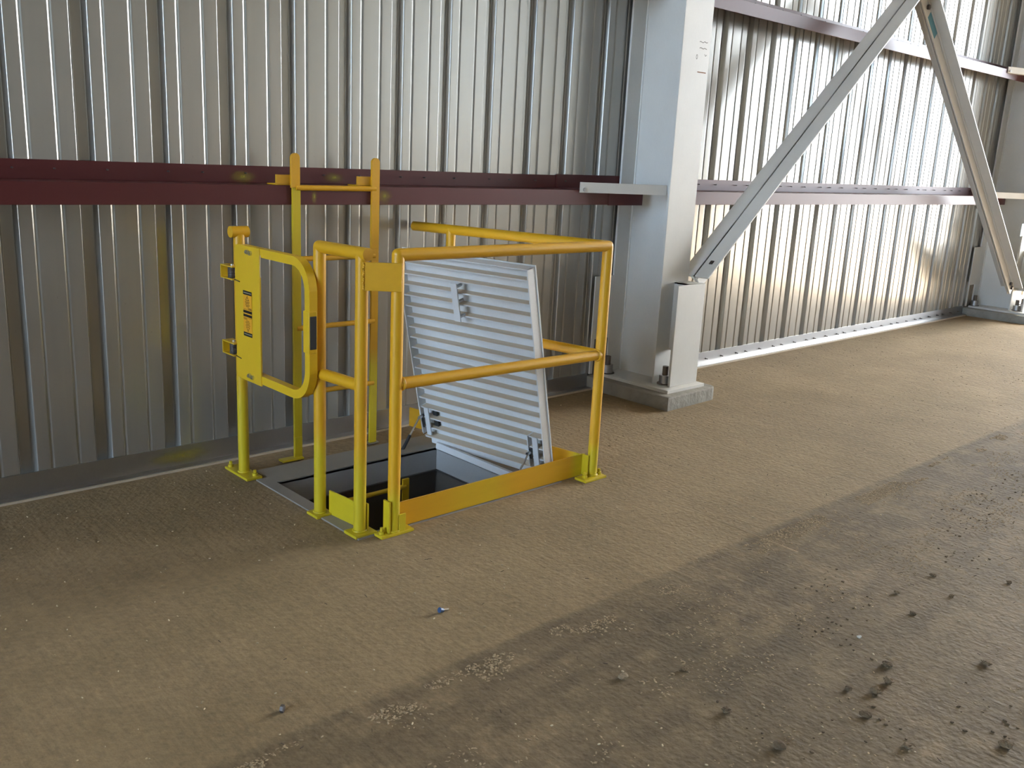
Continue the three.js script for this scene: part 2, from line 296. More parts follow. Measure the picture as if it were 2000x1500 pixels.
// marks on the column: rust scratch and crayon scribbles
{
  const cv = document.createElement('canvas'); cv.width = cv.height = 128; const g = cv.getContext('2d'); g.clearRect(0, 0, 128, 128); g.strokeStyle = 'rgba(70,55,40,0.9)'; g.lineWidth = 3;
  g.beginPath(); g.moveTo(30, 30); g.bezierCurveTo(40, 18, 60, 40, 75, 26); g.bezierCurveTo(85, 20, 100, 36, 112, 24); g.stroke();
  g.beginPath(); g.moveTo(34, 62); g.bezierCurveTo(50, 50, 66, 70, 84, 58); g.lineTo(108, 62); g.stroke();
  g.beginPath(); g.ellipse(14, 108, 6, 11, 0, 0, 7); g.stroke(); g.beginPath(); g.moveTo(90, 88); g.lineTo(100, 98); g.lineTo(112, 90); g.stroke();
  const t = new THREE.CanvasTexture(cv); t.colorSpace = THREE.SRGBColorSpace;
  part('scribble', new THREE.PlaneGeometry(0.125, 0.14).translate(4.795, 2.145, 0.4292), new THREE.MeshStandardMaterial({ map: t, transparent: true, roughness: 0.8 }), col1);
  part('rust_mark', box(4.765, 4.85, 2.010, 2.0155, 0.4282, 0.4290), mat(lin(0.22, 0.09, 0.03), 0.9), col1);
}
// flange braces: white angles from girt to column
function flangeBrace(xc, y, label) {
  const a = V(xc - 0.70, y + 0.015, 0.207), b = V(xc - 0.135, y + 0.015, 0.40); const d = b.clone().sub(a), L = d.length();
  const o = thing('flange_brace', label, 'brace', [a.x, a.y, a.z]); o.rotation.y = -Math.atan2(d.z, d.x);
  part('vertical_leg', boxUV(rbox(0, L, -0.03, 0.03, -0.003, 0.003, 0.001)), steelWhite, o, false);
  part('flat_leg', boxUV(rbox(0, L, -0.03, -0.025, -0.05, 0.0, 0.001)), steelWhite, o, false);
  part('bolt', [hexNut(V(0.03, -0.012, 0.003), 0.012, 0.009, V(0, 0, 1))], zinc, o, false);
}
flangeBrace(4.737, lowerY, 'white angle bar tying the girt to the column near the hatch');
flangeBrace(10.833, lowerY, 'white angle bar tying the lower girt to the far column');
flangeBrace(10.833, upperY - 0.02, 'white angle bar tying the upper girt to the far column');

// ---------------------------------------------------------------- diagonal braces: pairs of angles, legs back to back
function brace(a, b, up, label, z0, z1) {      // line a->b in the x-y plane is the outer face of the flat legs; up: side on which that face looks
  const d = V(b.x - a.x, b.y - a.y, 0), L = d.length(), th = Math.atan2(d.y, d.x), zm = (z0 + z1) / 2;
  const o = thing('diagonal_brace', label, 'brace', [a.x, a.y, 0]); o.rotation.z = th;
  const s = -up, gap = 0.004, t = 0.012, leg = zm - gap - z0;
  const q = (y0, y1) => y0 < y1 ? [y0, y1] : [y1, y0];
  for (const k of [-1, 1]) {
    const zi = zm + k * gap, zo = zm + k * (gap + leg);
    const [fa, fb] = q(0, s * t), [sa, sb] = q(0, s * leg);
    part('angle', [boxUV(rbox(0, L, fa, fb, Math.min(zi, zo), Math.max(zi, zo), 0.003)), boxUV(rbox(0, L, sa, sb, Math.min(zi, zi + k * t), Math.max(zi, zi + k * t), 0.003)), (() => { const g = new THREE.CylinderGeometry(0.010, 0.010, L, 8).rotateZ(-Math.PI / 2).translate(L / 2, s * (t + 0.002), zi + k * (t + 0.002)); return boxUV(g); })()], steelWhite, o, false);
  }
  return o;
}
{
  const c40 = Math.cos(40 * Math.PI / 180), s40 = Math.sin(40 * Math.PI / 180), t40 = Math.tan(40 * Math.PI / 180);
  const yAt = (x) => 0.75 + (x - 4.74) * t40 - 0.07 / c40;
  const b1 = brace(V(4.885, yAt(4.885), 0), V(9.6, yAt(9.6), 0), 1, 'white diagonal brace rising right from the near column', 0.35, 0.567);
  part('weld_chip', box(0.12, 0.15, 0.0005, 0.004, 0.50, 0.525), darkSteel, b1, false);
  const a2 = 39.4 * Math.PI / 180, yB = (x) => 0.425 + (10.5 - x) * Math.tan(a2);
  const b2 = brace(V(10.56, yB(10.56), 0), V(7.42, yB(7.42), 0), -1, 'white diagonal brace with blue paint patch leaning down to the far column', 0.35, 0.567);
  // brace 2 runs leftwards: local x points up-left
  const L2 = b2.userData.len = Math.hypot(10.56 - 7.42, yB(7.42) - yB(10.56));
  const bl = (x, y) => part('bolt', hexNut(V(x, y, 0.476), 0.02, 0.018, V(0, 0, 1)), darkSteel, b2, false);
  bl(L2 - 0.16, 0.04); bl(L2 - 0.26, 0.05); bl(0.05, 0.05); bl(0.12, 0.05);
  part('paint_patch', box(L2 - 0.55, L2 - 0.33, 0.022, 0.085, 0.4745, 0.4755), mat(lin(0.09, 0.26, 0.33), 0.6), b2, false);
  part('paint_mark', box(10.615, 10.735, 0.90, 1.03, 0.4285, 0.4292), mat(lin(0.12, 0.27, 0.33), 0.6), col2);
}

// ---------------------------------------------------------------- hatch frame and pit
{
  const f = thing('hatch_curb', 'grey steel curb set in the floor around the open hatch', 'curb', [2.4, 0, 0.75]);
  const t = 0.006;
  part('rim', [boxUV(box(1.872, HX0, -0.01, t, 0.36, HZ1 + 0.03)), boxUV(box(HX1, 3.0, -0.01, t, 0.25, HZ1 + 0.03)), boxUV(box(1.93, HX1, -0.01, t, 0.25, HZ0)), boxUV(box(HX0, HX1, -0.01, t, HZ1, HZ1 + 0.03))], frameGrey, f);
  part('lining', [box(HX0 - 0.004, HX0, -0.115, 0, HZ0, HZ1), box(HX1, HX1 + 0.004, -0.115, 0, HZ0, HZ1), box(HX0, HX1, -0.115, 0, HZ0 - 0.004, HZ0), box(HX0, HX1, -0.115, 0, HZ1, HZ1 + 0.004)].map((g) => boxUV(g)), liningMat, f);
  part('hinge_lip', boxUV(box(HX1 - 0.006, HX1 + 0.012, -0.004, 0.03, HZ0, HZ1)), alu, f);
  part('ledge', [box(HX0, HX1, -0.122, -0.115, HZ0, HZ0 + 0.012), box(HX1 - 0.012, HX1, -0.122, -0.115, HZ0, HZ1)], darkSteel, f);
  const b = 2.4, w = 0.08;
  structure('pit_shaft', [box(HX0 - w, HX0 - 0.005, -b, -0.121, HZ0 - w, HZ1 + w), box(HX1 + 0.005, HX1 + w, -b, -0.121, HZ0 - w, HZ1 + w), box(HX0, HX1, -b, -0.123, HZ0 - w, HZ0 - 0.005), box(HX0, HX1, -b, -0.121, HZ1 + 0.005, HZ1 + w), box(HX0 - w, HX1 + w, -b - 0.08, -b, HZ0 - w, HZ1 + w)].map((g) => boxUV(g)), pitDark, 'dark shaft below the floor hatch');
  const pl = thing('pit_ladder', 'yellow ladder going down inside the hatch', 'ladder', [2.4, -b, 0.5]);
  for (const x of [2.2, 2.60]) part('rail', rbox(x - 0.02, x + 0.02, -b, -0.10, 0.495, 0.507, 0.003), lemon, pl);
  for (let y = -0.14; y > -b; y -= 0.3) part('rung', cyl(V(2.2, y, 0.501), V(2.60, y, 0.501), 0.012, 12), lemon, pl);
}

// ---------------------------------------------------------------- hatch lid: sheet with edge bars and flat stiffener bars
{
  const U = V(0.156, 0, 0.988).normalize(), W = V(-0.225, 0.974, 0.035); W.addScaledVector(U, -W.dot(U)).normalize(); const N = U.clone().cross(W);
  const o = thing('access_hatch', 'open pale grey metal hatch lid with ribbed underside', 'hatch lid', [2.838, 0, 0.40]);
  o.quaternion.setFromRotationMatrix(new THREE.Matrix4().makeBasis(U, W, N));
  const u0 = -0.055, u1 = 0.735, v0 = 0.045, v1 = 1.034, D = 0.052;
  part('skin', boxUV(box(u0 - 0.004, u1 + 0.004, v0, v1 + 0.004, -D - 0.006, -D)), alu, o, false);
  part('side_bar', boxUV(rbox(u1 - 0.006, u1, v0, v1, -D, 0, 0.0015)), alu, o, false);
  part('side_bar', boxUV(rbox(u0, u0 + 0.006, v0 + 0.02, v1, -D, 0, 0.0015)), alu, o, false);
  part('top_bar', boxUV(rbox(u0, u1, v1 - 0.006, v1, -D, 0, 0.0015)), alu, o, false);
  part('bottom_bar', boxUV(rbox(u0 + 0.02, u1, v0, v0 + 0.006, -D, 0, 0.0015)), alu, o, false);
  const n = 17, st = (v1 - v0) / (n + 1), handleV0 = 0.745, handleV1 = 0.93;
  const ribD = 0.043, ribG = boxUV(rbox(u0 + 0.006, u1 - 0.006, -0.003, 0.003, -D, -D + ribD, 0.001));
  const dustG = new THREE.BoxGeometry(u1 - u0 - 0.02, 0.0012, ribD - 0.004).translate((u0 + u1) / 2, 0.0036, -D + ribD / 2);
  for (let k = 1; k <= n; k++) {
    const r = new THREE.Mesh(ribG, alu); r.name = 'rib' + (k > 1 ? '_' + String(k - 1).padStart(3, '0') : ''); r.position.y = v0 + k * st; r.castShadow = r.receiveShadow = true; o.add(r);
    const d = new THREE.Mesh(dustG, aluDusty); d.name = 'dust_layer'; d.castShadow = d.receiveShadow = true; r.add(d);
  }
  part('hinge_flange', boxUV(box(u0 + 0.05, u1, 0.012, v0, -0.016, -0.011)), alu, o, false);
  part('dust_layer', new THREE.BoxGeometry(u1 - u0 - 0.02, 0.0012, D - 0.006).translate((u0 + u1) / 2, v0 + 0.0066, -D / 2), aluDusty, o, false);
  const h = part('handle', boxUV(rbox(0.303, 0.340, handleV0, handleV1, 0.022, 0.029, 0.002)), alu, o, false);
  for (const v of [handleV0 + 0.02, (handleV0 + handleV1) / 2, handleV1 - 0.02]) part('standoff', cyl(V(0.325, v, -0.02), V(0.325, v, 0.023), 0.008, 10), zinc, h, false);
  for (const [a, b, pv] of [[-0.05, 0.012, 0.163], [0.64, 0.70, 0.132]]) {
    const br = part('stay_bracket', [boxUV(rbox(a + 0.028, a + 0.058, 0.06, 0.215, -0.01, -0.002, 0.002)), boxUV(box(a, a + 0.006, 0.06, 0.215, -0.05, 0))], alu, o, false);
    part('slot', [rbox(a + 0.008, a + 0.022, 0.10, 0.15, 0.0, 0.003, 0.001), rbox(a + 0.062, a + 0.09, 0.165, 0.20, -0.048, -0.03, 0.002), rbox(a + 0.062, a + 0.09, 0.105, 0.14, -0.048, -0.03, 0.002)], rubber, br, false);
    part('pivot', cyl(V(a + 0.012, pv, -0.01), V(a + 0.012, pv, 0.022), 0.009, 12), zinc, br, false);
  }
  for (const [u, v, dz] of [[-0.043, 0.163, 0], [0.655, 0.132, 0]]) {
    const top = V(2.838, 0, 0.40).addScaledVector(U, u).addScaledVector(W, v).addScaledVector(N, 0.015), foot = V(top.x - 0.185, -0.10, top.z + 0.02);
    const mid = top.clone().lerp(foot, 0.42);
    const s = thing('lid_stay', u < 0.2 ? 'thin black gas stay holding the far corner of the lid' : 'thin gas stay holding the near corner of the lid', 'stay', [foot.x, foot.y, foot.z]);
    part('rod', cyl(mid, top, 0.005, 12), zinc, s); part('tube', cyl(foot, mid.clone().lerp(foot, -0.15), 0.0085, 14), rubber, s); part('ball_joint', ball(foot.clone().lerp(mid, 0.18), 0.012), galv, s);
  }
}

// ---------------------------------------------------------------- guard rails
const RT = 1.100, RM = 0.600, R = 0.0242;
const foot = (p, x0, x1, z0, z1, parent, bolts = []) => { part('base_plate', twoCoat(rbox(x0, x1, 0.001, 0.013, z0, z1, 0.002), 0.5), yellow, parent); for (const [bx, bz] of bolts) part('floor_bolt', twoCoat(mergeGeometries([hexNut(V(bx, 0.013, bz), 0.013, 0.012).toNonIndexed(), cyl(V(bx, 0.013, bz), V(bx, 0.04, bz), 0.007, 10).toNonIndexed()]), 0.5), yellow, parent); };
const A = V(1.870, 0, 0.251), B = V(1.892, 0, 0.867), C = V(1.913, 0, 1.125), D = V(2.019, 0, 1.203), E = V(3.168, 0, 1.214);
{ // gate post
  const g = thing('gate_post', 'yellow pipe post carrying the self-closing gate', 'post', [A.x, 0, A.z]);
  part('post', twoCoat(pipe(A.clone().setY(0.013), A.clone().setY(RT - 0.01), R), 0.45, 0.25), yellow, g);
  part('pipe_stub', twoCoat(mergeGeometries([pipe(V(A.x - 0.040, RT, A.z), V(A.x + 0.040, RT, A.z), 0.0245).toNonIndexed()]), 0.4), yellow, g);
  part('weld', twoCoat(new THREE.TorusGeometry(R, 0.005, 8, 24).rotateX(Math.PI / 2).translate(A.x, 0.016, A.z), 0.4), yellow, g);
  foot(A, 1.832, 1.908, 0.135, 0.35, g, [[1.852, 0.155], [1.885, 0.325]]);
}
{ // side frame B - C
  const g = thing('guard_rail', 'short yellow pipe guard frame beside the gate latch', 'railing', [C.x, 0, C.z]);
  const Bt = B.clone().setY(RT), Ct = C.clone().setY(RT);
  part('post', twoCoat(mergeGeometries([pipe(B.clone().setY(0.013), Bt, R).toNonIndexed(), ball(Bt, R, 24).toNonIndexed()]), 0.33, 0.10), yellow, g);
  part('post', twoCoat(pipe(C.clone().setY(0.013), Ct, R), 0.30, 0.16), yellow, g);
  const ext = Ct.clone().sub(Bt).normalize().multiplyScalar(0.036).add(Ct);
  part('top_rail', twoCoat(mergeGeometries([pipe(Bt, ext, R).toNonIndexed()]), 0.3), yellow, g);
  part('mid_rail', twoCoat(pipe(B.clone().setY(RM), C.clone().setY(RM), R * 0.96), 0.3), yellow, g);
  const tb = twoCoat(box(-0.003, 0.003, 0.006, 0.108, 0.0, 0.235), 0.5); tb.rotateY(Math.atan2(C.x - B.x, C.z - B.z)).translate(B.x + 0.030, 0, B.z + 0.025); part('toe_board', tb, yellow, g);
  part('toe_clip', twoCoat(rbox(C.x + 0.022, C.x + 0.030, 0.013, 0.125, C.z - 0.02, C.z + 0.02, 0.002), 0.5), yellow, g);
  part('weld', twoCoat(mergeGeometries([new THREE.TorusGeometry(R, 0.005, 8, 24).rotateX(Math.PI / 2).translate(B.x, 0.016, B.z).toNonIndexed(), new THREE.TorusGeometry(R, 0.005, 8, 24).rotateX(Math.PI / 2).translate(C.x, 0.016, C.z).toNonIndexed()]), 0.4), yellow, g);
  foot(B, 1.852, 1.932, 0.828, 0.910, g); foot(C, 1.866, 1.966, 1.085, 1.172, g);
}
const skew = 0.17, back = (z) => V(E.x - skew * (E.z - z), 0, z);
{ // front and back rail D - E - back
  const g = thing('guard_rail', 'long yellow pipe guard rail with toe boards around the open hatch', 'railing', [E.x, 0, E.z]);
  const top = (v) => v.clone().setY(RT), q = (...l) => mergeGeometries(l.map((x) => x.index ? x.toNonIndexed() : x));
  part('post', twoCoat(q(pipe(D.clone().setY(0.013), top(D), R), ball(top(D), R, 24)), 0.16, 0.06), yellow, g);
  part('post', twoCoat(q(pipe(E.clone().setY(0.013), top(E), R), ball(top(E), R, 24)), 0.17, 0.05), yellow, g);
  part('post', twoCoat(pipe(back(0.29).setY(0.0), back(0.29).setY(RT), R), 0.05, 0.03), yellow, g);
  part('top_rail', twoCoat(pipe(top(D), top(E), R), 0.1), yellow, g);
  part('top_rail', twoCoat(pipe(top(E), back(0.035).setY(RT - 0.01), R), 0.1), yellow, g);
  part('mid_rail', twoCoat(pipe(D.clone().setY(RM + 0.01), E.clone().setY(RM), R * 0.97), 0.1), yellow, g);
  part('mid_rail', twoCoat(pipe(E.clone().setY(RM), back(0.29).setY(RM), R * 0.97), 0.1), yellow, g);
  const paintBoard = (geo, fade) => { const b = twoCoat(geo, -1); const p = b.attributes.position, c = b.attributes.color; for (let i = 0; i < p.count; i++) { const t = fade(p.getX(i), p.getZ(i)); for (let k = 0; k < 3; k++) c.array[3 * i + k] = (ORANGE[k] + (LEMON[k] - ORANGE[k]) * t) * 1; } return b; };
  part('toe_board', paintBoard(new THREE.BoxGeometry(1.105, 0.104, 0.006, 60, 4, 1).translate((D.x + E.x) / 2 + 0.005, 0.061, 1.176), (x) => { const s = (x - 2.04) / 1.1; return clamp(0.45 * sst(0.15, 0.35, s) * (1 - sst(0.45, 0.6, s)) + sst(0.9, 0.97, s) + 0.3 * (fbm(x * 9, 3, 3) - 0.5)); }), yellow, g);
  const tb = new THREE.BoxGeometry(0.006, 0.104, 1.12, 1, 4, 40).translate(0, 0.061, -0.56 - 0.03); tb.rotateY(Math.atan2(skew, 1)).translate(E.x - 0.035, 0, E.z - 0.01);
  part('toe_board', paintBoard(tb, (x, z) => sst(1.10, 1.15, z)), yellow, g);
  part('toe_clip', twoCoat(q(rbox(D.x - 0.036, D.x - 0.027, 0.013, 0.145, D.z - 0.02, D.z + 0.02, 0.002), rbox(D.x + 0.010, D.x + 0.042, 0.013, 0.085, D.z + 0.018, D.z + 0.026, 0.002)), 0.5), yellow, g);
  part('toe_clip', twoCoat(rbox(E.x - 0.036, E.x - 0.028, 0.013, 0.115, E.z - 0.04, E.z + 0.004, 0.002), 0.5), yellow, g);
  const ringAt = (p, y) => new THREE.TorusGeometry(R, 0.005, 8, 24).rotateX(Math.PI / 2).translate(p.x, y, p.z);
  part('weld', twoCoat(q(ringAt(D, 0.016), ringAt(E, 0.016), new THREE.TorusGeometry(R, 0.005, 8, 24).rotateY(Math.PI / 2).translate(D.x + R + 0.001, RM + 0.01, D.z), new THREE.TorusGeometry(R, 0.005, 8, 24).rotateY(Math.PI / 2).translate(E.x - R - 0.001, RM, E.z)), 0.1), yellow, g);
  foot(D, 1.945, 2.1, 1.178, 1.232, g, [[1.962, 1.205]]); foot(E, 3.076, 3.222, 1.19, 1.262, g, [[3.105, 1.228], [3.205, 1.226]]);
  foot(back(0.29), back(0.29).x - 0.04, back(0.29).x + 0.04, 0.25, 0.33, g);
}
{ // plate tying post C to post D
  const g = thing('tie_plate', 'square yellow plate welded between two guard rail posts', 'plate', [1.95, 0.967, 1.165]);
  const a = V(C.x + 0.002, 0, C.z + 0.024), b = V(D.x - 0.01, 0, D.z + 0.0255), L = Math.hypot(b.x - a.x, b.z - a.z) + 0.02, th = -Math.atan2(b.z - a.z, b.x - a.x);
  const pl = twoCoat(rbox(0, L, 0.968, 1.073, -0.004, 0.004, 0.002), 0.1); pl.rotateY(th).translate(a.x - 0.012, 0, a.z - 0.004); part('plate', pl, yellow, g);
  const weldPts = [], wz = []; for (let k = 0; k < 14; k++) { const y = 0.975 + k * 0.0072; wz.push(ball(V(b.x + 0.004 + 0.002 * Math.sin(k * 2.1), y, b.z + 0.001), 0.0045, 8).toNonIndexed()); wz.push(ball(V(a.x - 0.012 + 0.002 * Math.sin(k * 1.7), y, a.z + 0.002), 0.0045, 8).toNonIndexed()); }
  part('weld_bead', twoCoat(mergeGeometries(wz), 0.1), yellow, g);
}

// ---------------------------------------------------------------- self-closing gate (plane facing the left end of the shed)
{
  const gx = 1.828, g = thing('safety_gate', 'lemon yellow self-closing safety gate with warning stickers', 'gate', [gx, 0.47, 0.3]);
  const shapeYZ = (pts, depth) => new THREE.ExtrudeGeometry(pts, { depth, bevelEnabled: true, bevelSize: 0.001, bevelThickness: 0.001, bevelSegments: 1, curveSegments: 10 });
  const rp = (z0, z1, y0, y1, r) => { const s = new THREE.Shape(); s.moveTo(z0 + r, y0); s.lineTo(z1, y0); s.lineTo(z1, y1); s.lineTo(z0 + r, y1); s.quadraticCurveTo(z0, y1, z0, y1 - r); s.lineTo(z0, y0 + r); s.quadraticCurveTo(z0, y0, z0 + r, y0); return s; };
  const toX = (geo, x) => geo.rotateY(-Math.PI / 2).translate(x, 0, 0);     // shape (z,y) -> plane x
  part('plate', toX(shapeYZ(rp(0.300, 0.512, 0.478, 1.056, 0.03), 0.006), gx + 0.003), lemon, g);
  // bent square tube
  const path = new THREE.CurvePath(); const p2 = (z, y) => V(gx + 0.018, y, z), r = 0.105, zr = 0.880, yt = 1.038, yb = 0.503;
  path.add(new THREE.LineCurve3(p2(0.33, yt), p2(zr - r, yt))); path.add(new THREE.QuadraticBezierCurve3(p2(zr - r, yt), p2(zr - 0.012, yt - 0.012), p2(zr, yt - r)));
  path.add(new THREE.LineCurve3(p2(zr, yt - r), p2(zr, yb + r))); path.add(new THREE.QuadraticBezierCurve3(p2(zr, yb + r), p2(zr - 0.012, yb + 0.012), p2(zr - r, yb))); path.add(new THREE.LineCurve3(p2(zr - r, yb), p2(0.33, yb)));
  const pts = []; for (const c of path.curves) { const n = c.isLineCurve3 ? 2 : 14; for (let i = 0; i < n; i++) pts.push(c.getPoint(i / n)); } pts.push(p2(0.33, yb));
  { // sweep a square section
    const hw = 0.0175, hd = 0.0175, pos = [], ring = (i) => { const t = pts[Math.min(i + 1, pts.length - 1)].clone().sub(pts[Math.max(i - 1, 0)]).normalize(), n = V(0, t.z, -t.y); return [[-hd, -hw], [hd, -hw], [hd, hw], [-hd, hw]].map(([x, o]) => V(pts[i].x + x, pts[i].y + n.y * o, pts[i].z + n.z * o)); };
    const uvs = []; let run = 0; for (let i = 0; i < pts.length - 1; i++) { const a = ring(i), b = ring(i + 1); const step = pts[i].distanceTo(pts[i + 1]); for (let k = 0; k < 4; k++) { const l = (k + 1) % 4; for (const v of [a[k], b[k], b[l], a[k], b[l], a[l]]) pos.push(v.x, v.y, v.z); const s0 = k * 0.035, s1 = s0 + 0.035; uvs.push(run, s0, run + step, s0, run + step, s1, run, s0, run + step, s1, run, s1); } run += step; }
    const geo = new THREE.BufferGeometry(); geo.setAttribute('position', new THREE.Float32BufferAttribute(pos, 3)); geo.setAttribute('uv', new THREE.Float32BufferAttribute(uvs, 2)); geo.computeVertexNormals(); part('bent_tube', geo, new THREE.MeshPhysicalMaterial({ color: lin(0.70, 0.43, 0.014), roughness: 0.36, map: paintTex, side: THREE.DoubleSide }), g);
  }
  const latch = part('latch_plate', rbox(gx - 0.006, gx + 0.03, 0.690, 0.856, 0.860, 0.905, 0.004), lemon, g);
  part('bumper', rbox(gx - 0.002, gx + 0.026, 0.708, 0.838, 0.903, 0.909, 0.002), rubber, latch);
  for (const y of [0.93, 0.597]) {
    const h = part('hinge', [rbox(gx - 0.02, gx + 0.03, y + 0.024, y + 0.029, 0.195, 0.305, 0.001), rbox(gx - 0.02, gx + 0.03, y - 0.029, y - 0.024, 0.195, 0.305, 0.001), rbox(gx - 0.02, gx + 0.03, y - 0.026, y + 0.026, 0.195, 0.200, 0.001)], lemon, g);
    const coil = []; for (let k = 0; k < 9; k++) coil.push(new THREE.TorusGeometry(0.016, 0.0032, 8, 20).rotateX(Math.PI / 2).translate(gx + 0.004, y - 0.022 + k * 0.0055, 0.258)); part('spring', coil, darkSteel, h);
    part('pin', cyl(V(gx + 0.004, y - 0.036, 0.258), V(gx + 0.004, y + 0.034, 0.258), 0.007, 12), zinc, h);
    part('spring_tail', cyl(V(gx - 0.010, y - 0.022, 0.265), V(gx - 0.007, y - 0.030, 0.345), 0.0022, 6), darkSteel, h);
  }
  for (const [y, dz] of [[1.033, 0], [0.505, 0.002]]) for (const z of [0.418, 0.444]) { const b = part('bolt', cyl(V(gx - 0.018, y - (z - 0.418) * 0.1, z), V(gx, y - (z - 0.418) * 0.1, z), 0.005, 10), zinc, g); part('nut', hexNut(V(gx - 0.013, y - (z - 0.418) * 0.1, z), 0.0105, 0.009, V(1, 0, 0)), zinc, b); }
  // stickers: two warning labels, the lower one mounted upside down; their print is too small to read in the photograph
  const cv = document.createElement('canvas'); cv.width = 128; cv.height = 192; const q = cv.getContext('2d');
  q.fillStyle = '#d99a1c'; q.fillRect(0, 0, 128, 192); q.fillStyle = '#17120c'; q.fillRect(0, 0, 128, 34); q.fillRect(0, 166, 128, 22); q.fillStyle = '#8c8468'; q.fillRect(8, 13, 112, 9);
  q.strokeStyle = '#2a1c08'; q.lineWidth = 4; q.beginPath(); q.moveTo(62, 42); q.lineTo(86, 80); q.lineTo(38, 80); q.closePath(); q.stroke(); q.beginPath(); q.moveTo(62, 54); q.lineTo(62, 70); q.stroke();
  q.fillStyle = '#4a3410'; for (const [y, a, b] of [[90, 30, 92], [102, 36, 88], [116, 34, 94], [128, 44, 80], [142, 70, 120], [152, 74, 122]]) for (let x = a; x < b; x += 11) q.fillRect(x, y, 8, 7);
  q.fillRect(6, 156, 60, 3);
  const tx = new THREE.CanvasTexture(cv); tx.colorSpace = THREE.SRGBColorSpace; const sm = new THREE.MeshStandardMaterial({ map: tx, roughness: 0.5 });
  const st = (y, flip) => { const geo = new THREE.PlaneGeometry(0.076, 0.0965); if (flip) geo.rotateZ(Math.PI); part('warning_sticker', geo.rotateY(-Math.PI / 2).translate(gx - 0.0056, y, 0.409), sm, g); };
  st(0.820, false); st(0.722, true);
  // frayed bit of string caught on the plate edge
  part('string', new THREE.TubeGeometry(new THREE.CatmullRomCurve3([V(gx, 1.03, 0.518), V(gx - 0.004, 1.0, 0.524), V(gx - 0.002, 0.965, 0.519), V(gx - 0.004, 0.94, 0.526)]), 14, 0.0015, 5), cream, g);
}

// ---------------------------------------------------------------- wall ladder
{
  const z = 0.205, g = thing('wall_ladder', 'yellow ladder extension standing against the wall behind the hatch', 'ladder', [2.39, 0, z]);
  const rail = (x, y0, yt) => { const s = new THREE.Shape(), w = 0.021; s.moveTo(x - w, y0); s.lineTo(x + w, y0); s.lineTo(x + w, yt - w); s.absarc(x, yt - w, w, 0, Math.PI, false); s.closePath(); return new THREE.ExtrudeGeometry(s, { depth: 0.012, bevelEnabled: true, bevelSize: 0.001, bevelThickness: 0.001, bevelSegments: 1, steps: 1 }).translate(0, 0, z - 0.006); };
  const slice = (geo) => geo;   // the coats change at the girt bracket, where the lower length is spliced
  part('rail', twoCoat(rail(2.170, 1.287, 1.437), 0.0), yellow, g); part('rail', twoCoat(new THREE.BoxGeometry(0.040, 1.187, 0.012, 1, 40, 1).translate(2.174, 0.6935, z), 3), yellow, g);
  part('rail', twoCoat(rail(2.602, 1.0, 1.429), 0.0), yellow, g); part('rail', twoCoat(new THREE.BoxGeometry(0.040, 0.995, 0.012, 1, 40, 1).translate(2.604, 0.5075, z), 0.46, 0.1), yellow, g);
  // bent foot of the left rail
  part('rail_foot', twoCoat(mergeGeometries([rbox(2.152, 2.192, 0.004, 0.115, z - 0.004, z + 0.012, 0.002).toNonIndexed(), rbox(2.078, 2.190, 0.007, 0.017, z - 0.015, z + 0.03, 0.002).toNonIndexed()]), 3), yellow, g);
  part('rail_foot', boxUV(rbox(2.57, 2.635, 0.0065, 0.0115, z - 0.02, z + 0.02, 0.001)), galv, g);
  for (const y of [1.286, 0.965, 0.642, 0.325]) part('rung', twoCoat(new THREE.CylinderGeometry(0.0125, 0.0125, 0.432, 14, 6).rotateZ(Math.PI / 2).translate(2.388, y, z), y > 0.4 ? 0 : 0.2), yellow, g);
  for (const x of [2.080, 2.505]) part('bracket', twoCoat(mergeGeometries([rbox(x, x + 0.105, lowerY + 0.002, lowerY + 0.046, z - 0.016, z - 0.007, 0.001).toNonIndexed(), rbox(x, x + 0.105, lowerY + 0.0005, lowerY + 0.006, z - 0.09, z - 0.007, 0.001).toNonIndexed()]), 0), yellow, g);
}

// ---------------------------------------------------------------- small things on the floor
function clodGeo(r, s) { const g = new THREE.IcosahedronGeometry(r, 4); const p = g.attributes.position; for (let i = 0; i < p.count; i++) { const v = V(p.getX(i), p.getY(i), p.getZ(i)), k = 0.45 + 0.8 * vn(v.x / r * 1.6 + s * 7.3 + 20, v.z / r * 1.6 + v.y / r * 2.1 + 20) + 0.35 * vn(v.x / r * 4.6 + s * 3.1 + 60, v.z / r * 4.6 + v.y / r * 4.1 + 60); p.setXYZ(i, v.x * k * 1.15, v.y * k * 0.62, v.z * k); } g.computeVertexNormals(); g.computeBoundingBox(); g.translate(0, -g.boundingBox.min.y - 0.0005, 0); return g; }
const clodMats = [mat(lin(0.13, 0.09, 0.05), 0.98), mat(lin(0.18, 0.125, 0.07), 0.98)];
const clods = [[2.008, 2.943, .013], [2.904, 3.126, .012], [2.034, 2.759, .013], [1.93, 3.14, .013], [2.33, 3.02, .012], [2.55, 2.98, .013], [2.64, 2.93, .013], [2.47, 2.98, .014], [2.42, 2.92, .011], [2.50, 3.33, .013], [2.76, 3.31, .012], [2.28, 3.16, .010], [1.62, 2.93, .009], [1.74, 2.98, .012], [1.83, 3.0, .011], [3.30, 2.86, .008], [3.05, 2.83, .009], [3.16, 2.72, .008], [3.42, 2.74, .009], [2.12, 2.55, .009], [3.6, 2.95, .009]];
clods.forEach(([x, z, r], k) => { const m = part('dirt_clod', clodGeo(r, k), clodMats[k % 2]); m.position.set(x, 0, z); m.rotation.y = k * 1.3; tag(m, 'small dark dirt clod lying on the dusty floor at lower right', 'dirt clod', 'dirt clods on the floor'); });
{ const m = part('pebble', clodGeo(0.006, 50), mat(lin(0.6, 0.58, 0.52), 0.8)); m.position.set(2.74, 0, 2.79); tag(m, 'tiny white pebble among the dark clods at lower right', 'pebble'); }
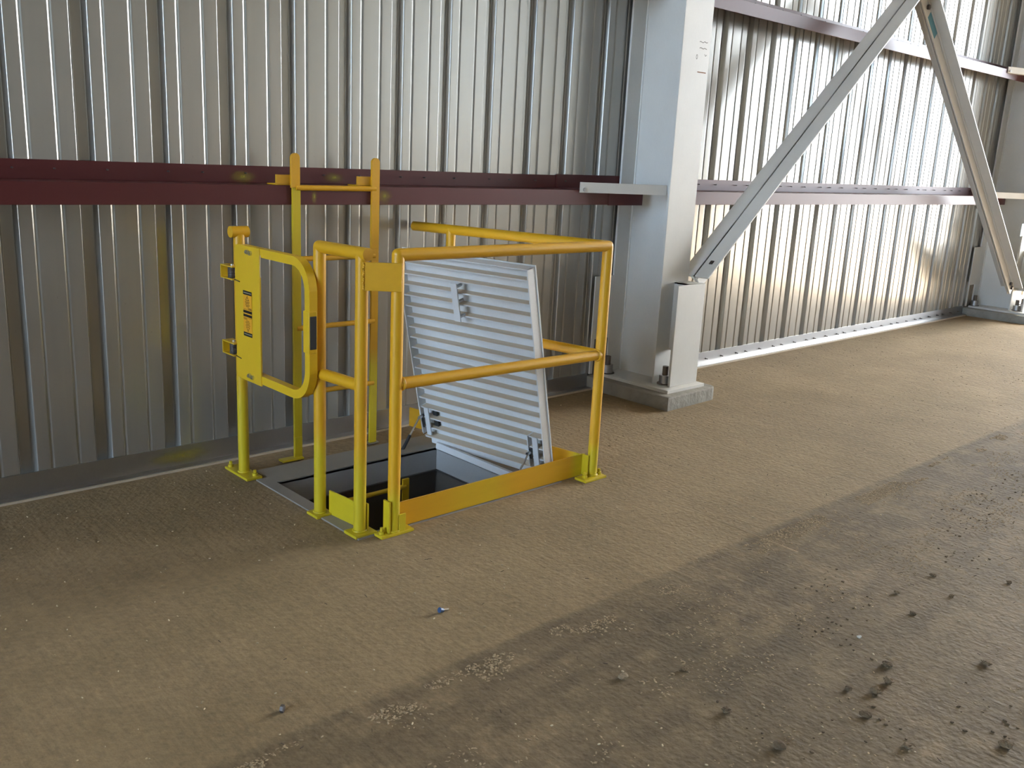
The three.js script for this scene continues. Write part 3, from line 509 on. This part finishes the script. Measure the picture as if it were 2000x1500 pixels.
{ const m = part('dust_lump', clodGeo(0.013, 77), mat(lin(0.30, 0.225, 0.14), 0.95)); m.position.set(1.937, 0, 2.465); tag(m, 'pale tan lump of caked dust lying in the dark tyre track', 'dust lump'); }
{ // thin straight ridge of dust left on the slab
  const p = [], ix = [], n = 60; for (let i = 0; i <= n; i++) { const t = i / n, w = 0.003 + 0.006 * fbm(t * 14, 3, 3), h = 0.001 + 0.003 * fbm(t * 22, 8, 3) * Math.min(1, 8 * t * (1 - t) + 0.1), x = 3.225 - 0.03 * t + 0.006 * (fbm(t * 6, 30, 3) - 0.5), z = 1.73 + 0.57 * t; p.push(x - w, 0.0002, z, x, h, z, x + w, 0.0002, z); if (i) { const a = 3 * i - 3; ix.push(a, a + 3, a + 1, a + 1, a + 3, a + 4, a + 1, a + 4, a + 2, a + 2, a + 4, a + 5); } }
  const g = new THREE.BufferGeometry(); g.setAttribute('position', new THREE.Float32BufferAttribute(p, 3)); g.setIndex(ix); g.computeVertexNormals(); tag(part('dust_ridge', g, mat(lin(0.36, 0.265, 0.16), 0.95)), 'thin straight ridge of pale dust on the floor right of the railing', 'dust ridge'); }
{ const g = thing('plastic_anchor', 'small blue plastic cap with a metal tip lying on the floor', 'fastener', [1.765, 0, 1.826]);
  part('cap', new THREE.CylinderGeometry(0.009, 0.007, 0.016, 16).rotateZ(1.2).translate(0, 0.0095, 0), mat(lin(0.03, 0.07, 0.16), 0.4), g, false); part('tip', cyl(V(0.006, 0.008, 0), V(0.03, 0.0045, 0.002), 0.0032, 10), zinc, g, false); }
{ const g = thing('loose_nut', 'small dark metal nut lying on the bare floor at lower left', 'nut', [1.087, 0, 1.996]); part('body', (() => { const s = new THREE.Shape(); for (let k = 0; k < 6; k++) s[k ? 'lineTo' : 'moveTo'](0.011 * Math.cos(k * Math.PI / 3), 0.011 * Math.sin(k * Math.PI / 3)); const h = new THREE.Path(); h.absarc(0, 0, 0.0055, 0, 7); s.holes.push(h); return new THREE.ExtrudeGeometry(s, { depth: 0.009, bevelEnabled: false }).translate(0, 0.0095, -0.004).rotateY(0.7); })(), darkSteel, g, false); }
function scatter(name, label, geo, m, n, place) {
  const im = new THREE.InstancedMesh(geo, m, n); im.name = name; im.castShadow = im.receiveShadow = true; tag(im, label, name.split('_')[0], null, 'stuff');
  const q = new THREE.Quaternion(), e = new THREE.Euler(), M = new THREE.Matrix4();
  for (let k = 0; k < n; k++) { const [x, y, z, s] = place(k); e.set(rr(-0.3, 0.3), rr(0, 6.28), rr(-0.3, 0.3)); q.setFromEuler(e); M.compose(V(x, y, z), q, V(s, s, s)); im.setMatrixAt(k, M); const t = rr(0.75, 1.25); im.setColorAt(k, new THREE.Color(t, t, t)); }
  scene.add(im); return im;
}
const inHatch = (x, z) => x > 1.8 && x < 3.05 && z > 0.2 && z < 1.25;
const crumbGeo = new THREE.IcosahedronGeometry(1, 0).scale(1.5, 0.4, 0.8);
// crumbs of caked dust pushed up along the tyre track
scatter('dust_crumbs', 'loose tan dust crumbs strewn along the dark tyre track', crumbGeo, mat(lin(0.37, 0.275, 0.165), 0.95), 11000, () => {
  for (;;) { const x = rr(0.1, 7.5), b = rnd(); const z = b < 0.42 ? 2.13 + Math.abs(rr(-0.09, 0.09)) : b < 0.8 ? 2.5 + rr(-0.28, 0.2) : 3.2 + rr(-0.5, 0.5); if (fbm(x * 6, z * 9 + 3, 3) < 0.52) continue; return [x, 0.0008, z, rr(0.0014, 0.0048)]; }
});
scatter('dirt_crumbs', 'fine dark dirt crumbs strewn among the clods at lower right', new THREE.IcosahedronGeometry(1, 1).scale(1.3, 0.6, 0.9), clodMats[0], 420, () => { for (;;) { const x = rr(2.0, 5.2), z = rr(2.45, 3.5); if (fbm(x * 3 + 9, z * 4, 3) < 0.54) continue; return [x, 0.002, z, rr(0.0018, 0.0055)]; } });
scatter('grain_kernels', 'tiny pale grain kernels scattered over the floor', new THREE.IcosahedronGeometry(1, 1).scale(1.7, 0.8, 0.9), mat(lin(0.55, 0.43, 0.26), 0.7), 1500, () => { for (;;) { const x = rr(0.1, 8), z = rr(0.08, 3.7); if (inHatch(x, z) && rnd() > 0.0) continue; if (x > 4.4 && x < 5 && z < 0.7) continue; return [x, 0.002, z, rr(0.0015, 0.003)]; } });
scatter('straw_flecks', 'dark straw flecks and chaff scattered over the floor', new THREE.BoxGeometry(7, 0.5, 1.0), mat(lin(0.10, 0.075, 0.05), 0.95), 900, () => { for (;;) { const x = rr(1, 9.5), b = rnd(), z = b < 0.25 && x > 5 ? 0.1 + Math.abs(rr(-0.3, 0.35)) : rr(0.5, 3.7); if (inHatch(x, z)) continue; if (x > 4.35 && x < 5.05 && z < 0.75) continue; if (x < 3 && rnd() < 0.6) continue; return [x, 0.002, z, rr(0.0008, 0.0022)]; } });

renderer.render(scene, camera);
